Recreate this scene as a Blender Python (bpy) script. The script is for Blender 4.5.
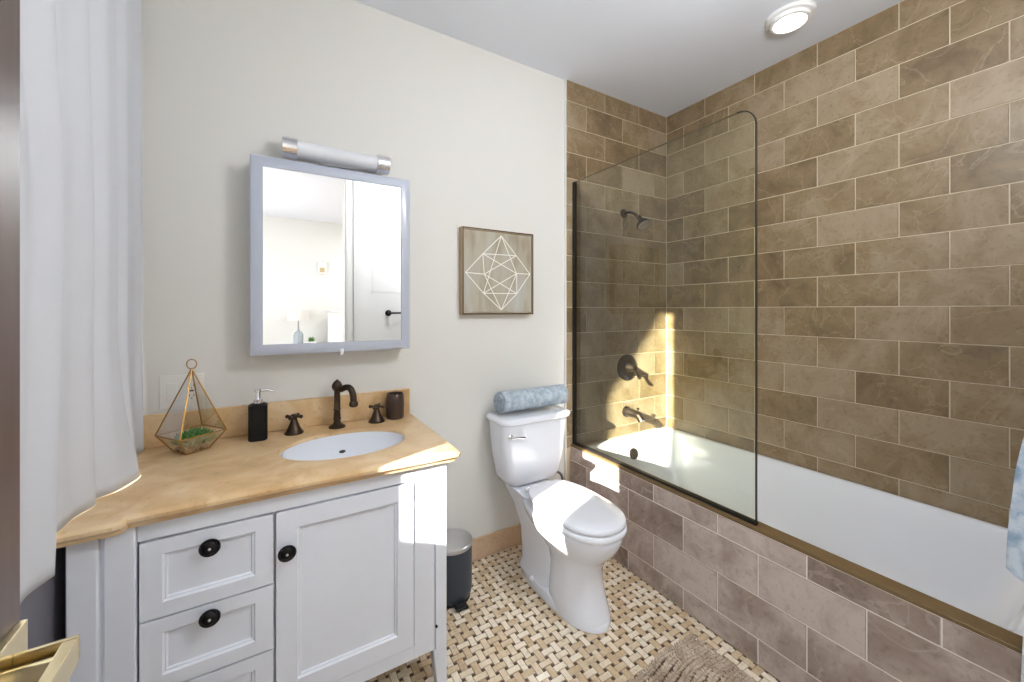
import bpy, bmesh, math, random
from mathutils import Vector, Matrix, noise
random.seed(7)
PI = math.pi
S = bpy.context.scene
COL = S.collection
for o in list(bpy.data.objects):
    bpy.data.objects.remove(o, do_unlink=True)

# ------------------------------------------------------------ camera
D = 1.85          # back wall
EYE = 1.286
XR = 2.37         # right wall
XL = -0.43        # left wall
CEIL = 2.646
ZC = 0.805        # vanity top
cam = bpy.data.cameras.new('camera')
cam.sensor_width = 36; cam.lens = 396.0 / 1024 * 36
cam.shift_y = -31 / 1024
cam.clip_start = 0.02
co = bpy.data.objects.new('camera', cam); COL.objects.link(co)
co.location = (0, 0, EYE); co.rotation_euler = (PI / 2, 0, -math.atan2(237, 396))
S.camera = co

# ------------------------------------------------------------ light
S.view_settings.view_transform = 'Standard'
S.view_settings.look = 'None'
S.view_settings.gamma = 1
S.view_settings.use_curve_mapping = False
S.view_settings.exposure = 0.54
w = bpy.data.worlds.new('world'); S.world = w; w.use_nodes = True
bg = w.node_tree.nodes['Background']
bg.inputs[0].default_value = (0.80, 0.90, 1.0, 1); bg.inputs[1].default_value = 1.3
sd = Vector((1, 0.38, -0.37)).normalized()
sl = bpy.data.lights.new('sun', 'SUN'); sl.energy = 30; sl.angle = math.radians(0.8); sl.color = (1, 0.965, 0.92)
so = bpy.data.objects.new('sun', sl); COL.objects.link(so)
so.rotation_euler = sd.to_track_quat('-Z', 'Y').to_euler(); so.location = (-4, -1, 4)

def area(name, loc, direction, sx, sy, power, color=(1, 1, 1), spread=PI):
    l = bpy.data.lights.new(name, 'AREA'); l.shape = 'RECTANGLE'; l.size = sx; l.size_y = sy
    l.energy = power; l.color = color; l.spread = spread
    o = bpy.data.objects.new(name, l); COL.objects.link(o); o.location = loc
    o.rotation_euler = Vector(direction).to_track_quat('-Z', 'Z').to_euler()
    return o
# daylight through the bathroom window, and two unseen fills added in the bedroom
area('window_daylight', (-0.75, 1.27, 1.58), (1, 0, -0.05), 1.0, 1.6, 12, (0.88, 0.94, 1.0))
area('bedroom_fill_side', (-1.30, -1.75, 1.45), (1, 0.25, 0), 2.2, 1.7, 42, (0.93, 0.96, 1.0))
area('bedroom_fill_top', (2.1, -1.9, 2.60), (0, 0, -1), 1.6, 1.6, 40, (0.97, 0.98, 1))

# ------------------------------------------------------------ materials
def srgb(r, g, b):
    f = lambda c: (c / 255 / 12.92) if c / 255 <= 0.04045 else ((c / 255 + 0.055) / 1.055) ** 2.4
    return (f(r), f(g), f(b), 1)

class NT:
    def __init__(s, name):
        s.m = bpy.data.materials.new(name); s.m.use_nodes = True
        s.t = s.m.node_tree; s.b = s.t.nodes['Principled BSDF']; s.out = s.t.nodes['Material Output']
    def n(s, kind, **kw):
        nd = s.t.nodes.new(kind)
        for k, v in kw.items(): setattr(nd, k, v)
        return nd
    def l(s, a, b): s.t.links.new(a, b)
    def bump(s, h, strength, dist=0.002):
        b = s.n('ShaderNodeBump'); b.inputs['Strength'].default_value = strength
        b.inputs['Distance'].default_value = dist; s.l(h, b.inputs['Height']); s.l(b.outputs[0], s.b.inputs['Normal'])

def mat(name, col, rough=0.5, metal=0.0, nscale=0, namt=0.0, bump=0, spec=0.5, coat=0):
    t = NT(name); t.b.inputs['Base Color'].default_value = col
    t.b.inputs['Roughness'].default_value = rough; t.b.inputs['Metallic'].default_value = metal
    t.b.inputs['Specular IOR Level'].default_value = spec
    if coat:
        t.b.inputs['Coat Weight'].default_value = coat; t.b.inputs['Coat Roughness'].default_value = 0.04
    nz = t.n('ShaderNodeTexNoise'); tc = t.n('ShaderNodeTexCoord')
    t.l(tc.outputs['Object'], nz.inputs['Vector'])
    nz.inputs['Scale'].default_value = nscale or 12; nz.inputs['Detail'].default_value = 5
    if namt:
        mx = t.n('ShaderNodeMix', data_type='RGBA')
        mx.inputs[6].default_value = tuple(c * (1 - namt) for c in col[:3]) + (1,)
        mx.inputs[7].default_value = tuple(min(1, c * (1 + namt)) for c in col[:3]) + (1,)
        t.l(nz.outputs['Fac'], mx.inputs[0]); t.l(mx.outputs[2], t.b.inputs['Base Color'])
    if bump: t.bump(nz.outputs['Fac'], bump)
    return t.m

def ramp(t, fac, stops):
    r = t.n('ShaderNodeValToRGB'); cr = r.color_ramp
    while len(cr.elements) < len(stops): cr.elements.new(0.5)
    for e, (p, c) in zip(cr.elements, stops): e.position = p; e.color = c
    t.l(fac, r.inputs[0]); return r.outputs[0]

def stone_tile(name, ca, cb, cc, rough=0.42, vein=srgb(176, 158, 132), scale=3.0, island=0.30):
    """Honed travertine tile: each tile its own tint, clouds and a few pale veins."""
    t = NT(name); geo = t.n('ShaderNodeNewGeometry'); tc = t.n('ShaderNodeTexCoord')
    off = t.n('ShaderNodeVectorMath', operation='SCALE'); off.inputs[0].default_value = (37, 11, 23)
    t.l(geo.outputs['Random Per Island'], off.inputs['Scale'])
    add = t.n('ShaderNodeVectorMath', operation='ADD')
    t.l(tc.outputs['Object'], add.inputs[0]); t.l(off.outputs[0], add.inputs[1])
    nz = t.n('ShaderNodeTexNoise'); nz.inputs['Scale'].default_value = scale * 2; nz.inputs['Detail'].default_value = 8
    nz.inputs['Roughness'].default_value = 0.62; nz.inputs['Distortion'].default_value = 0.6
    t.l(add.outputs[0], nz.inputs['Vector'])
    # tile tint + cloud
    ma = t.n('ShaderNodeMath', operation='MULTIPLY_ADD'); ma.inputs[1].default_value = island
    t.l(geo.outputs['Random Per Island'], ma.inputs[0])
    mb = t.n('ShaderNodeMath', operation='MULTIPLY'); mb.inputs[1].default_value = 1 - island + 0.1
    t.l(nz.outputs['Fac'], mb.inputs[0]); t.l(mb.outputs[0], ma.inputs[2])
    base = ramp(t, ma.outputs[0], [(0.30, ca), (0.5, cb), (0.70, cc)])
    n2 = t.n('ShaderNodeTexNoise'); n2.inputs['Scale'].default_value = scale * 1.5; n2.inputs['Detail'].default_value = 9
    n2.inputs['Distortion'].default_value = 0.9; t.l(add.outputs[0], n2.inputs['Vector'])
    vr = ramp(t, n2.outputs['Fac'], [(0.485, (0, 0, 0, 1)), (0.5, (0.32, 0.32, 0.32, 1)), (0.515, (0, 0, 0, 1))])
    mx = t.n('ShaderNodeMix', data_type='RGBA'); t.l(vr, mx.inputs[0]); t.l(base, mx.inputs[6]); mx.inputs[7].default_value = vein
    n3 = t.n('ShaderNodeTexNoise'); n3.inputs['Scale'].default_value = 60; n3.inputs['Detail'].default_value = 4
    t.l(add.outputs[0], n3.inputs['Vector'])
    pr = ramp(t, n3.outputs['Fac'], [(0.30, (0.72, 0.72, 0.72, 1)), (0.45, (1, 1, 1, 1))])
    ml = t.n('ShaderNodeMix', data_type='RGBA', blend_type='MULTIPLY'); ml.inputs[0].default_value = 0.7
    t.l(mx.outputs[2], ml.inputs[6]); t.l(pr, ml.inputs[7])
    t.l(ml.outputs[2], t.b.inputs['Base Color']); t.b.inputs['Roughness'].default_value = rough
    t.bump(nz.outputs['Fac'], 0.25, 0.002)
    return t.m

def see_through(name, tint, gloss=1.0, rough=0.0, ior=1.5):
    t = NT(name); t.t.nodes.remove(t.b)
    tr = t.n('ShaderNodeBsdfTransparent'); tr.inputs[0].default_value = tint
    gl = t.n('ShaderNodeBsdfGlossy'); gl.inputs['Roughness'].default_value = rough
    fr = t.n('ShaderNodeFresnel'); fr.inputs['IOR'].default_value = ior
    mu = t.n('ShaderNodeMath', operation='MULTIPLY'); mu.inputs[1].default_value = gloss
    t.l(fr.outputs[0], mu.inputs[0])
    mx = t.n('ShaderNodeMixShader'); t.l(mu.outputs[0], mx.inputs[0]); t.l(tr.outputs[0], mx.inputs[1]); t.l(gl.outputs[0], mx.inputs[2])
    t.l(mx.outputs[0], t.out.inputs[0]); return t.m

def cloth(name, col, trans=0.25, bump_scale=700, bump=0.15, vary=None, vscale=14):
    t = NT(name); t.b.inputs['Base Color'].default_value = col; t.b.inputs['Roughness'].default_value = 0.95
    t.b.inputs['Specular IOR Level'].default_value = 0.15
    tc = t.n('ShaderNodeTexCoord'); nz = t.n('ShaderNodeTexNoise'); nz.inputs['Scale'].default_value = bump_scale
    t.l(tc.outputs['Object'], nz.inputs['Vector']); t.bump(nz.outputs['Fac'], bump, 0.003)
    if vary:
        n2 = t.n('ShaderNodeTexNoise'); n2.inputs['Scale'].default_value = vscale; n2.inputs['Detail'].default_value = 6
        t.l(tc.outputs['Object'], n2.inputs['Vector'])
        c = ramp(t, n2.outputs['Fac'], [(0.38, col), (0.62, vary)]); t.l(c, t.b.inputs['Base Color'])
    if trans:
        tl = t.n('ShaderNodeBsdfTranslucent'); tl.inputs[0].default_value = col
        mx = t.n('ShaderNodeMixShader'); mx.inputs[0].default_value = trans
        t.l(t.b.outputs[0], mx.inputs[1]); t.l(tl.outputs[0], mx.inputs[2]); t.l(mx.outputs[0], t.out.inputs[0])
    return t.m

def emit(name, col, s):
    t = NT(name); t.b.inputs['Base Color'].default_value = col
    t.b.inputs['Emission Color'].default_value = col; t.b.inputs['Emission Strength'].default_value = s
    return t.m

M = {}
M['paint'] = mat('wall_paint', srgb(221, 219, 213), 0.6, bump=0.04, nscale=220)
M['ceil'] = mat('ceiling_paint', srgb(229, 233, 241), 0.7, bump=0.04, nscale=200)
M['low_wall_grey'] = mat('low_wall_grey', srgb(112, 110, 120), 0.6, bump=0.05, nscale=100)
M['grout'] = mat('grout', srgb(206, 190, 164), 0.9, nscale=60, namt=0.08)
M['tile'] = stone_tile('wall_stone', srgb(108, 88, 62), srgb(136, 115, 84), srgb(160, 141, 116))
M['apron'] = stone_tile('apron_stone_lit', srgb(126, 108, 98), srgb(158, 141, 131), srgb(196, 182, 174), vein=srgb(205, 192, 180))  # same stone as the walls; its different light is in the colour
M['base_tile'] = stone_tile('baseboard_stone', srgb(190, 154, 118), srgb(206, 172, 138), srgb(216, 188, 156))
M['mosaic'] = stone_tile('mosaic_stone', srgb(198, 172, 138), srgb(218, 198, 168), srgb(234, 222, 202), rough=0.2, vein=srgb(232, 215, 180), scale=6, island=0.55)
M['dot'] = mat('mosaic_dot', srgb(92, 72, 52), 0.3, nscale=90, namt=0.3)
M['floor_grout'] = mat('floor_grout', srgb(150, 126, 98), 0.85, nscale=80, namt=0.1)
M['ledge'] = mat('ledge_stone', srgb(112, 90, 58), 0.3, nscale=40, namt=0.25)
M['white_paint'] = mat('cabinet_paint', srgb(233, 237, 246), 0.32, nscale=30, namt=0.02)
M['door_white'] = mat('door_white', srgb(232, 232, 230), 0.4)
M['porcelain'] = mat('porcelain', srgb(234, 237, 244), 0.12, coat=0.6)
M['tubwhite'] = mat('tub_enamel', srgb(236, 238, 243), 0.18, coat=0.3)
M['bronze'] = mat('oil_rubbed_bronze', srgb(74, 62, 52), 0.36, 0.85, nscale=50, namt=0.35)
M['chrome'] = mat('chrome', (0.8, 0.8, 0.82, 1), 0.12, 1.0)
M['steel'] = mat('brushed_steel', (0.62, 0.62, 0.64, 1), 0.3, 1.0, nscale=30, namt=0.05)
M['brass'] = mat('brass', srgb(212, 196, 156), 0.25, 1.0, nscale=40, namt=0.06)
M['brass_dull'] = mat('brass_dull', srgb(168, 128, 66), 0.35, 0.9)
M['black'] = mat('black_plastic', srgb(9, 9, 11), 0.45, spec=0.3)
M['blackmetal'] = mat('black_metal', srgb(30, 29, 31), 0.35, 0.6)
M['rubber'] = mat('black_rubber', srgb(16, 16, 17), 0.7)
M['mirror'] = mat('mirror_silver', (0.93, 0.94, 0.94, 1), 0.0, 1.0)
M['mirror_frame'] = mat('mirror_bevel', srgb(186, 192, 206), 0.2)
M['slate'] = mat('slate_body', srgb(62, 70, 80), 0.35, 0.3)
M['glass'] = see_through('shower_glass', (0.90, 0.935, 0.83, 1), 1.5)
M['clear'] = see_through('clear_glass', (0.98, 0.98, 0.975, 1), 0.5)
M['dark_line'] = mat('dark_edge', srgb(38, 34, 26), 0.3)
M['gasket'] = mat('dark_gasket', srgb(20, 19, 18), 0.4)
M['curtain'] = cloth('curtain_linen', srgb(214, 216, 222), 0.03)
M['towel_blue'] = cloth('towel_blue', srgb(142, 170, 198), 0.0, 260, 0.9, srgb(214, 226, 238), 26)
M['towel_roll'] = cloth('towel_roll', srgb(158, 174, 188), 0.0, 260, 1.0, srgb(196, 206, 214), 45)
M['towel_white'] = cloth('towel_white', srgb(226, 230, 236), 0.0, 260, 0.9)
M['mat_pile'] = cloth('mat_pile', srgb(176, 156, 136), 0.0, 300, 0.4, srgb(206, 190, 170), 18)
M['leaf'] = mat('leaf', srgb(66, 112, 46), 0.45, nscale=60, namt=0.4)
M['gravel'] = mat('gravel', srgb(120, 92, 62), 0.9, nscale=90, namt=0.5)
M['plate'] = mat('plate_plastic', srgb(228, 226, 220), 0.35)
M['slot'] = mat('slot_dark', srgb(40, 38, 36), 0.6)
M['frame_gold'] = mat('frame_gold', srgb(176, 152, 116), 0.4, 0.3)
M['frame_dark'] = mat('frame_dark', srgb(62, 50, 40), 0.5)
M['line_white'] = mat('line_white', srgb(240, 238, 232), 0.6)
M['lamp_lens'] = emit('lamp_lens', (1, 0.97, 0.92, 1), 1.8)
M['frosted'] = mat('frosted_acrylic', srgb(226, 228, 232), 0.35)
M['shade'] = mat('lamp_shade_fabric', srgb(214, 210, 204), 0.8)
M['dresser'] = mat('dresser_white', srgb(226, 224, 220), 0.4)
M['beige'] = mat('beige_plastic', srgb(190, 170, 130), 0.5)
M['bed_floor'] = mat('bedroom_floor', srgb(170, 140, 108), 0.4, nscale=8, namt=0.1)
M['hose'] = mat('braided_hose', srgb(120, 118, 116), 0.35, 0.8, nscale=300, namt=0.5, bump=0.5)

def wood_door():
    t = NT('dark_wood'); tc = t.n('ShaderNodeTexCoord'); mp = t.n('ShaderNodeMapping')
    mp.inputs['Scale'].default_value = (14, 14, 1.2); t.l(tc.outputs['Object'], mp.inputs[0])
    nz = t.n('ShaderNodeTexNoise'); nz.inputs['Scale'].default_value = 3; nz.inputs['Detail'].default_value = 7
    t.l(mp.outputs[0], nz.inputs['Vector'])
    c = ramp(t, nz.outputs['Fac'], [(0.3, srgb(62, 46, 42)), (0.7, srgb(96, 76, 68))]); t.l(c, t.b.inputs['Base Color'])
    t.b.inputs['Roughness'].default_value = 0.35; return t.m
M['wood'] = wood_door()

def marble():
    t = NT('honey_marble'); tc = t.n('ShaderNodeTexCoord')
    nz = t.n('ShaderNodeTexNoise'); nz.inputs['Scale'].default_value = 7; nz.inputs['Detail'].default_value = 9
    nz.inputs['Distortion'].default_value = 1.2; t.l(tc.outputs['Object'], nz.inputs['Vector'])
    c = ramp(t, nz.outputs['Fac'], [(0.28, srgb(198, 160, 110)), (0.48, srgb(216, 182, 136)), (0.72, srgb(230, 205, 166))])
    n2 = t.n('ShaderNodeTexNoise'); n2.inputs['Scale'].default_value = 55; n2.inputs['Detail'].default_value = 5
    t.l(tc.outputs['Object'], n2.inputs['Vector'])
    p = ramp(t, n2.outputs['Fac'], [(0.28, (0.75, 0.68, 0.6, 1)), (0.40, (1, 1, 1, 1))])
    ml = t.n('ShaderNodeMix', data_type='RGBA', blend_type='MULTIPLY'); ml.inputs[0].default_value = 0.6
    t.l(c, ml.inputs[6]); t.l(p, ml.inputs[7]); t.l(ml.outputs[2], t.b.inputs['Base Color'])
    t.b.inputs['Roughness'].default_value = 0.3; return t.m
M['marble'] = marble()

def canvas():
    t = NT('canvas_wash'); tc = t.n('ShaderNodeTexCoord'); mp = t.n('ShaderNodeMapping')
    mp.inputs['Scale'].default_value = (9, 1, 2.5); t.l(tc.outputs['Object'], mp.inputs[0])
    nz = t.n('ShaderNodeTexNoise'); nz.inputs['Scale'].default_value = 1.6; nz.inputs['Detail'].default_value = 6
    t.l(mp.outputs[0], nz.inputs['Vector'])
    c = ramp(t, nz.outputs['Fac'], [(0.3, srgb(150, 138, 116)), (0.5, srgb(176, 168, 150)), (0.7, srgb(182, 182, 176))])
    t.l(c, t.b.inputs['Base Color']); t.b.inputs['Roughness'].default_value = 0.8; return t.m
M['canvas'] = canvas()

# ------------------------------------------------------------ mesh helpers
class MB:
    def __init__(s): s.v = []; s.f = []; s.mi = []
    def add(s, vs, fs, m=0):
        k = len(s.v); s.v += [tuple(v) for v in vs]; s.f += [tuple(i + k for i in f) for f in fs]; s.mi += [m] * len(fs); return s
    def box(s, a, b, m=0):
        x0, y0, z0 = a; x1, y1, z1 = b
        if x0 > x1: x0, x1 = x1, x0
        if y0 > y1: y0, y1 = y1, y0
        if z0 > z1: z0, z1 = z1, z0
        vs = [(x0,y0,z0),(x1,y0,z0),(x1,y1,z0),(x0,y1,z0),(x0,y0,z1),(x1,y0,z1),(x1,y1,z1),(x0,y1,z1)]
        return s.add(vs, [(3,2,1,0),(4,5,6,7),(0,1,5,4),(1,2,6,5),(2,3,7,6),(3,0,4,7)], m)
    def loft(s, rings, cap0=True, cap1=True, m=0, closed=True):
        n = len(rings[0]); vs = [p for r in rings for p in r]; fs = []
        for i in range(len(rings) - 1):
            for j in range(n if closed else n - 1):
                a = i * n + j; b = i * n + (j + 1) % n
                fs.append((a, b, b + n, a + n))
        if cap0: fs.append(tuple(reversed(range(n))))
        if cap1: fs.append(tuple(range((len(rings) - 1) * n, len(rings) * n)))
        return s.add(vs, fs, m)
    def lathe(s, prof, c=(0, 0, 0), axis=(0, 0, 1), n=32, m=0, cap0=True, cap1=True, sx=1, sy=1):
        q = Vector((0, 0, 1)).rotation_difference(Vector(axis).normalized()); c = Vector(c)
        rings = [[c + q @ Vector((r * sx * math.cos(2*PI*k/n), r * sy * math.sin(2*PI*k/n), z)) for k in range(n)] for r, z in prof]
        return s.loft(rings, cap0, cap1, m)
    def tube(s, pts, r, n=12, m=0, caps=True):
        pts = [Vector(p) for p in pts]; rs = r if isinstance(r, (list, tuple)) else [r] * len(pts)
        rings = []; up = None
        for i, p in enumerate(pts):
            t = (pts[min(i + 1, len(pts) - 1)] - pts[max(i - 1, 0)]).normalized()
            if up is None:
                up = Vector((0, 0, 1)) if abs(t.z) < 0.9 else Vector((1, 0, 0))
            a = (up - t * up.dot(t)).normalized(); up = a; b = t.cross(a)
            rings.append([p + (a * math.cos(2*PI*k/n) + b * math.sin(2*PI*k/n)) * rs[i] for k in range(n)])
        return s.loft(rings, caps, caps, m)
    def prism(s, poly, z0, z1, m=0):
        return s.loft([[(x, y, z0) for x, y in poly], [(x, y, z1) for x, y in poly]], True, True, m)
    def sphere(s, c, r, n=20, sz=1.0, m=0):
        k = n // 2
        return s.lathe([(max(1e-5, r * math.sin(PI*i/k)), -r * sz * math.cos(PI*i/k)) for i in range(k + 1)], c, n=n, m=m)
    def rot(s, start, q, c):
        c = Vector(c)
        for i in range(start, len(s.v)): s.v[i] = tuple(c + q @ (Vector(s.v[i]) - c))
        return s

WORLD = {}
def smooth_path(pts, k=6):
    P = [Vector(p) for p in pts]; out = []
    for i in range(len(P) - 1):
        p0 = P[max(i-1, 0)]; p1 = P[i]; p2 = P[i+1]; p3 = P[min(i+2, len(P)-1)]
        for j in range(k):
            t = j / k
            out.append(0.5 * ((2*p1) + (-p0+p2)*t + (2*p0-5*p1+4*p2-p3)*t*t + (-p0+3*p1-3*p2+p3)*t*t*t))
    out.append(P[-1]); return out

def obj(name, mb, mats, parent=None, origin=None, bevel=0, seg=2, angle=40, subsurf=0, solid=0):
    if not isinstance(mats, (list, tuple)): mats = [mats]
    if parent is not None: org = WORLD[parent.name]
    elif origin is not None: org = Vector(origin)
    else:
        xs = [v[0] for v in mb.v]; ys = [v[1] for v in mb.v]; zs = [v[2] for v in mb.v]
        org = Vector(((min(xs)+max(xs))/2, (min(ys)+max(ys))/2, min(zs)))
    me = bpy.data.meshes.new(name)
    me.from_pydata([tuple(Vector(v) - org) for v in mb.v], [], mb.f)
    for m in mats: me.materials.append(m)
    for p, i in zip(me.polygons, mb.mi): p.material_index = i; p.use_smooth = True
    bm = bmesh.new(); bm.from_mesh(me); bmesh.ops.recalc_face_normals(bm, faces=bm.faces); bm.to_mesh(me); bm.free()
    if not subsurf: me.set_sharp_from_angle(angle=math.radians(angle))
    o = bpy.data.objects.new(name, me); COL.objects.link(o)
    if parent is not None: o.parent = parent
    else: o.location = org
    WORLD[o.name] = org.copy()
    if solid:
        md = o.modifiers.new('solid', 'SOLIDIFY'); md.thickness = solid; md.offset = 0
    if bevel:
        md = o.modifiers.new('bevel', 'BEVEL'); md.width = bevel; md.segments = seg; md.limit_method = 'ANGLE'
        md.angle_limit = math.radians(35); md.harden_normals = True
    if subsurf:
        md = o.modifiers.new('sub', 'SUBSURF'); md.levels = subsurf; md.render_levels = subsurf
    return o
def tag(o, label, cat, group=None):
    o['label'] = label; o['category'] = cat
    if group: o['group'] = group
    return o
def thing(name, loc, label, cat, group=None):
    o = bpy.data.objects.new(name, None); COL.objects.link(o); o.location = loc; o.empty_display_size = 0.05
    WORLD[o.name] = Vector(loc); return tag(o, label, cat, group)
def struct(name, mb, mats, **kw):
    o = obj(name, mb, mats, **kw); o['kind'] = 'structure'; return o

def tiles(mb, org, U, V, N, u0, u1, v0, v1, pu, pv, uo, vo, gap=0.0036, h=0.0022, m=1, odd=0.5):
    """running bond tiles on a plane; joints at uo+k*pu on even rows, rows at vo+k*pv"""
    org, U, V, N = map(Vector, (org, U, V, N)); e = 0.0012
    k = math.floor((v0 - vo) / pv)
    while vo + k * pv < v1:
        a = max(v0, vo + k * pv); b = min(v1, vo + (k + 1) * pv)
        o = uo + (odd * pu if k % 2 else 0); j = math.floor((u0 - o) / pu)
        while o + j * pu < u1:
            c = max(u0, o + j * pu); d = min(u1, o + (j + 1) * pu)
            if d - c > 0.012 and b - a > 0.008:
                g = gap / 2; c2, d2, a2, b2 = c + g, d - g, a + g, b - g
                lo = [org + U*p + V*q for p, q in ((c2, a2), (d2, a2), (d2, b2), (c2, b2))]
                hi = [org + U*p + V*q + N*h for p, q in ((c2+e, a2+e), (d2-e, a2+e), (d2-e, b2-e), (c2+e, b2-e))]
                mb.add(lo + hi, [(0,1,5,4),(1,2,6,5),(2,3,7,6),(3,0,4,7),(4,5,6,7)], m)
            j += 1
        k += 1

# ------------------------------------------------------------ the room
YF = -0.25        # inner face of the front wall (with the doorways)
YN = 0.16         # near end wall of the tub
PU, PV, VO = 0.3075, 0.153, 1.302
# floor: basket-weave mosaic with dark dots
f = MB(); f.box((XL - 0.12, YF - 0.12, -0.1), (1.62, D + 0.12, -0.003), 2)
SC, W = 0.0375, 0.025
g = (SC - W) / 2; q = 0.0009
nx = int((1.50 - XL) / SC) + 2; ny = int((D - YF) / SC) + 2
for i in range(nx):
    for j in range(ny):
        cx = XL + i * SC; cy = YF + j * SC
        hl = (2 * SC - W) / 2 - q; hw = W / 2 - q
        a, b = (hl, hw) if (i + j) % 2 == 0 else (hw, hl)
        for (px, py, sa, sb, m) in ((cx, cy, a, b, 0), (cx + SC/2, cy + SC/2, g - q, g - q, 1)):
            x0, x1, y0, y1 = max(px - sa, XL), min(px + sa, 1.50), max(py - sb, YF), min(py + sb, D)
            if x1 - x0 < 0.003 or y1 - y0 < 0.003: continue
            e = 0.0008
            f.add([(x0,y0,-0.003),(x1,y0,-0.003),(x1,y1,-0.003),(x0,y1,-0.003),(x0+e,y0+e,0),(x1-e,y0+e,0),(x1-e,y1-e,0),(x0+e,y1-e,0)],
                  [(0,1,5,4),(1,2,6,5),(2,3,7,6),(3,0,4,7),(4,5,6,7)], m)
struct('floor', f, [M['mosaic'], M['dot'], M['floor_grout']])
struct('ceiling', MB().box((XL - 0.12, YF - 0.12, CEIL), (XR + 0.12, D + 0.12, CEIL + 0.1)), M['ceil'])
# back wall with the tiled shower end
b = MB(); b.box((XL - 0.12, D, -0.1), (XR + 0.12, D + 0.12, CEIL), 0)
b.box((1.473, D - 0.010, 0.0), (XR, D, CEIL), 1)
b.box((1.466, D - 0.013, 0.10), (1.473, D, CEIL), 3)
tiles(b, (0, D - 0.010, 0), (1, 0, 0), (0, 0, 1), (0, -1, 0), 1.474, XR, 0.47, CEIL, PU, PV, 1.783, VO, m=2)
struct('wall_back', b, [M['paint'], M['grout'], M['tile'], M['plate']])
r = MB(); r.box((XR, YN - 0.4, -0.1), (XR + 0.12, D + 0.12, CEIL), 0)
tiles(r, (XR, 0, 0), (0, 1, 0), (0, 0, 1), (-1, 0, 0), YN, D - 0.014, 0.455, CEIL, PU, PV, 0.317, VO, m=1)
struct('wall_right', r, [M['grout'], M['tile']])
# near end wall of the tub
n_ = MB(); n_.box((1.52, YF, 0), (XR, YN, CEIL), 0)
tiles(n_, (0, YN, 0), (1, 0, 0), (0, 0, 1), (0, 1, 0), 1.52, XR - 0.005, 0.49, CEIL, PU, PV, 1.783, VO, m=1)
struct('wall_near', n_, [M['paint'], M['tile']])
# left wall with the window opening
WY0, WY1, WZ0, WZ1 = 0.670, 1.60, 0.822, 2.34
l = MB(); xa, xb = XL - 0.12, XL
l.box((xa, YF - 0.12, -0.1), (xb, WY0, CEIL)); l.box((xa, WY1, -0.1), (xb, D + 0.12, CEIL))
l.box((xa, WY0, -0.1), (xb, WY1, WZ0)); l.box((xa, WY0, WZ1), (xb, WY1, CEIL))
struct('wall_left', l, M['paint'])
struct('trim_1', MB().box((XL, YF, 0), (XL + 0.006, WY1 + 0.1, WZ0 - 0.02)), M['low_wall_grey'])  # darker grey sheet over the left wall below the sill
wf = MB(); t_ = 0.035; x0, x1 = XL - 0.11, XL - 0.075
wf.box((x0, WY0, WZ0), (x1, WY0 + 0.012, WZ1)); wf.box((x0, WY1 - t_, WZ0), (x1, WY1, WZ1))
wf.box((x0, WY0, WZ0), (x1, WY1, WZ0 + t_)); wf.box((x0, WY0, WZ1 - 0.012), (x1, WY1, WZ1))
win = struct('window_1', wf, M['door_white'])
obj('window_pane', MB().box((XL - 0.095, WY0 + 0.012, WZ0 + t_), (XL - 0.091, WY1 - t_, WZ1 - 0.012)), M['clear'], win)
# front wall: open doorway and a closed white door
OX0, OX1, OZ = -0.22, 0.525, 2.50
CX0, CX1 = 0.66, 1.36
fr = MB(); ya, yb = YF - 0.12, YF
fr.box((XL - 0.12, ya, 0), (OX0, yb, CEIL)); fr.box((OX0, ya, OZ), (OX1, yb, CEIL)); fr.box((OX1, ya, 0), (CX0, yb, CEIL))
fr.box((CX0, ya, OZ), (CX1, yb, CEIL)); fr.box((CX1, ya, 0), (XR + 0.12, yb, CEIL))
struct('wall_front', fr, M['paint'])
for k, (a, c) in enumerate(((OX0, OX1), (CX0, CX1))):
    tm = MB()
    tm.box((c, YF, 0), (c + 0.062, YF + 0.016, OZ + 0.06)); tm.box((c + 0.010, YF + 0.016, 0), (c + 0.03, YF + 0.020, OZ + 0.05))
    if k: tm.box((a - 0.062, YF, 0), (a, YF + 0.016, OZ + 0.06))
    tm.box((a, YF, OZ), (c, YF + 0.016, OZ + 0.06))
    struct('trim_%d' % (k + 2), tm, M['door_white'])
d2 = MB(); d2.box((CX0, YF - 0.05, 0.01), (CX1, YF - 0.01, OZ))
for (za, zb) in ((0.2, 0.95), (1.45, 1.95)):
    for (a, c) in ((CX0 + 0.1, CX1 - 0.1),):
        d2.box((a, YF - 0.012, za), (c, YF - 0.007, za + 0.012)); d2.box((a, YF - 0.012, zb - 0.012), (c, YF - 0.007, zb))
        d2.box((a, YF - 0.012, za), (a + 0.012, YF - 0.007, zb)); d2.box((c - 0.012, YF - 0.012, za), (c, YF - 0.007, zb))
door2 = struct('door_2', d2, M['door_white'])
hh = MB(); hh.lathe([(0.028, 0), (0.028, 0.008), (0.012, 0.01), (0.012, 0.045)], (0.905, YF - 0.010, 1.258), (0, 1, 0), 24)
hh.tube([(0.905, YF + 0.035, 1.258), (1.02, YF + 0.035, 1.258)], 0.009)
obj('door_handle', hh, M['blackmetal'], door2)
# bedroom shell behind the camera
struct('floor_bedroom', MB().box((-1.7, -3.35, -0.1), (3.2, YF - 0.12, 0)), M['bed_floor'])
struct('ceiling_bedroom', MB().box((-1.7, -3.35, CEIL), (3.2, YF - 0.12, CEIL + 0.1)), M['ceil'])
struct('wall_bedroom_far', MB().box((-1.7, -3.35, 0), (3.2, -3.23, CEIL)), M['paint'])
struct('wall_bedroom_right', MB().box((3.08, -3.23, 0), (3.2, YF - 0.12, CEIL)), M['paint'])
bl = MB(); bl.box((-1.7, -3.23, 0), (-1.58, YF - 0.12, CEIL))
struct('wall_bedroom_left', bl, M['paint'])
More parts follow.
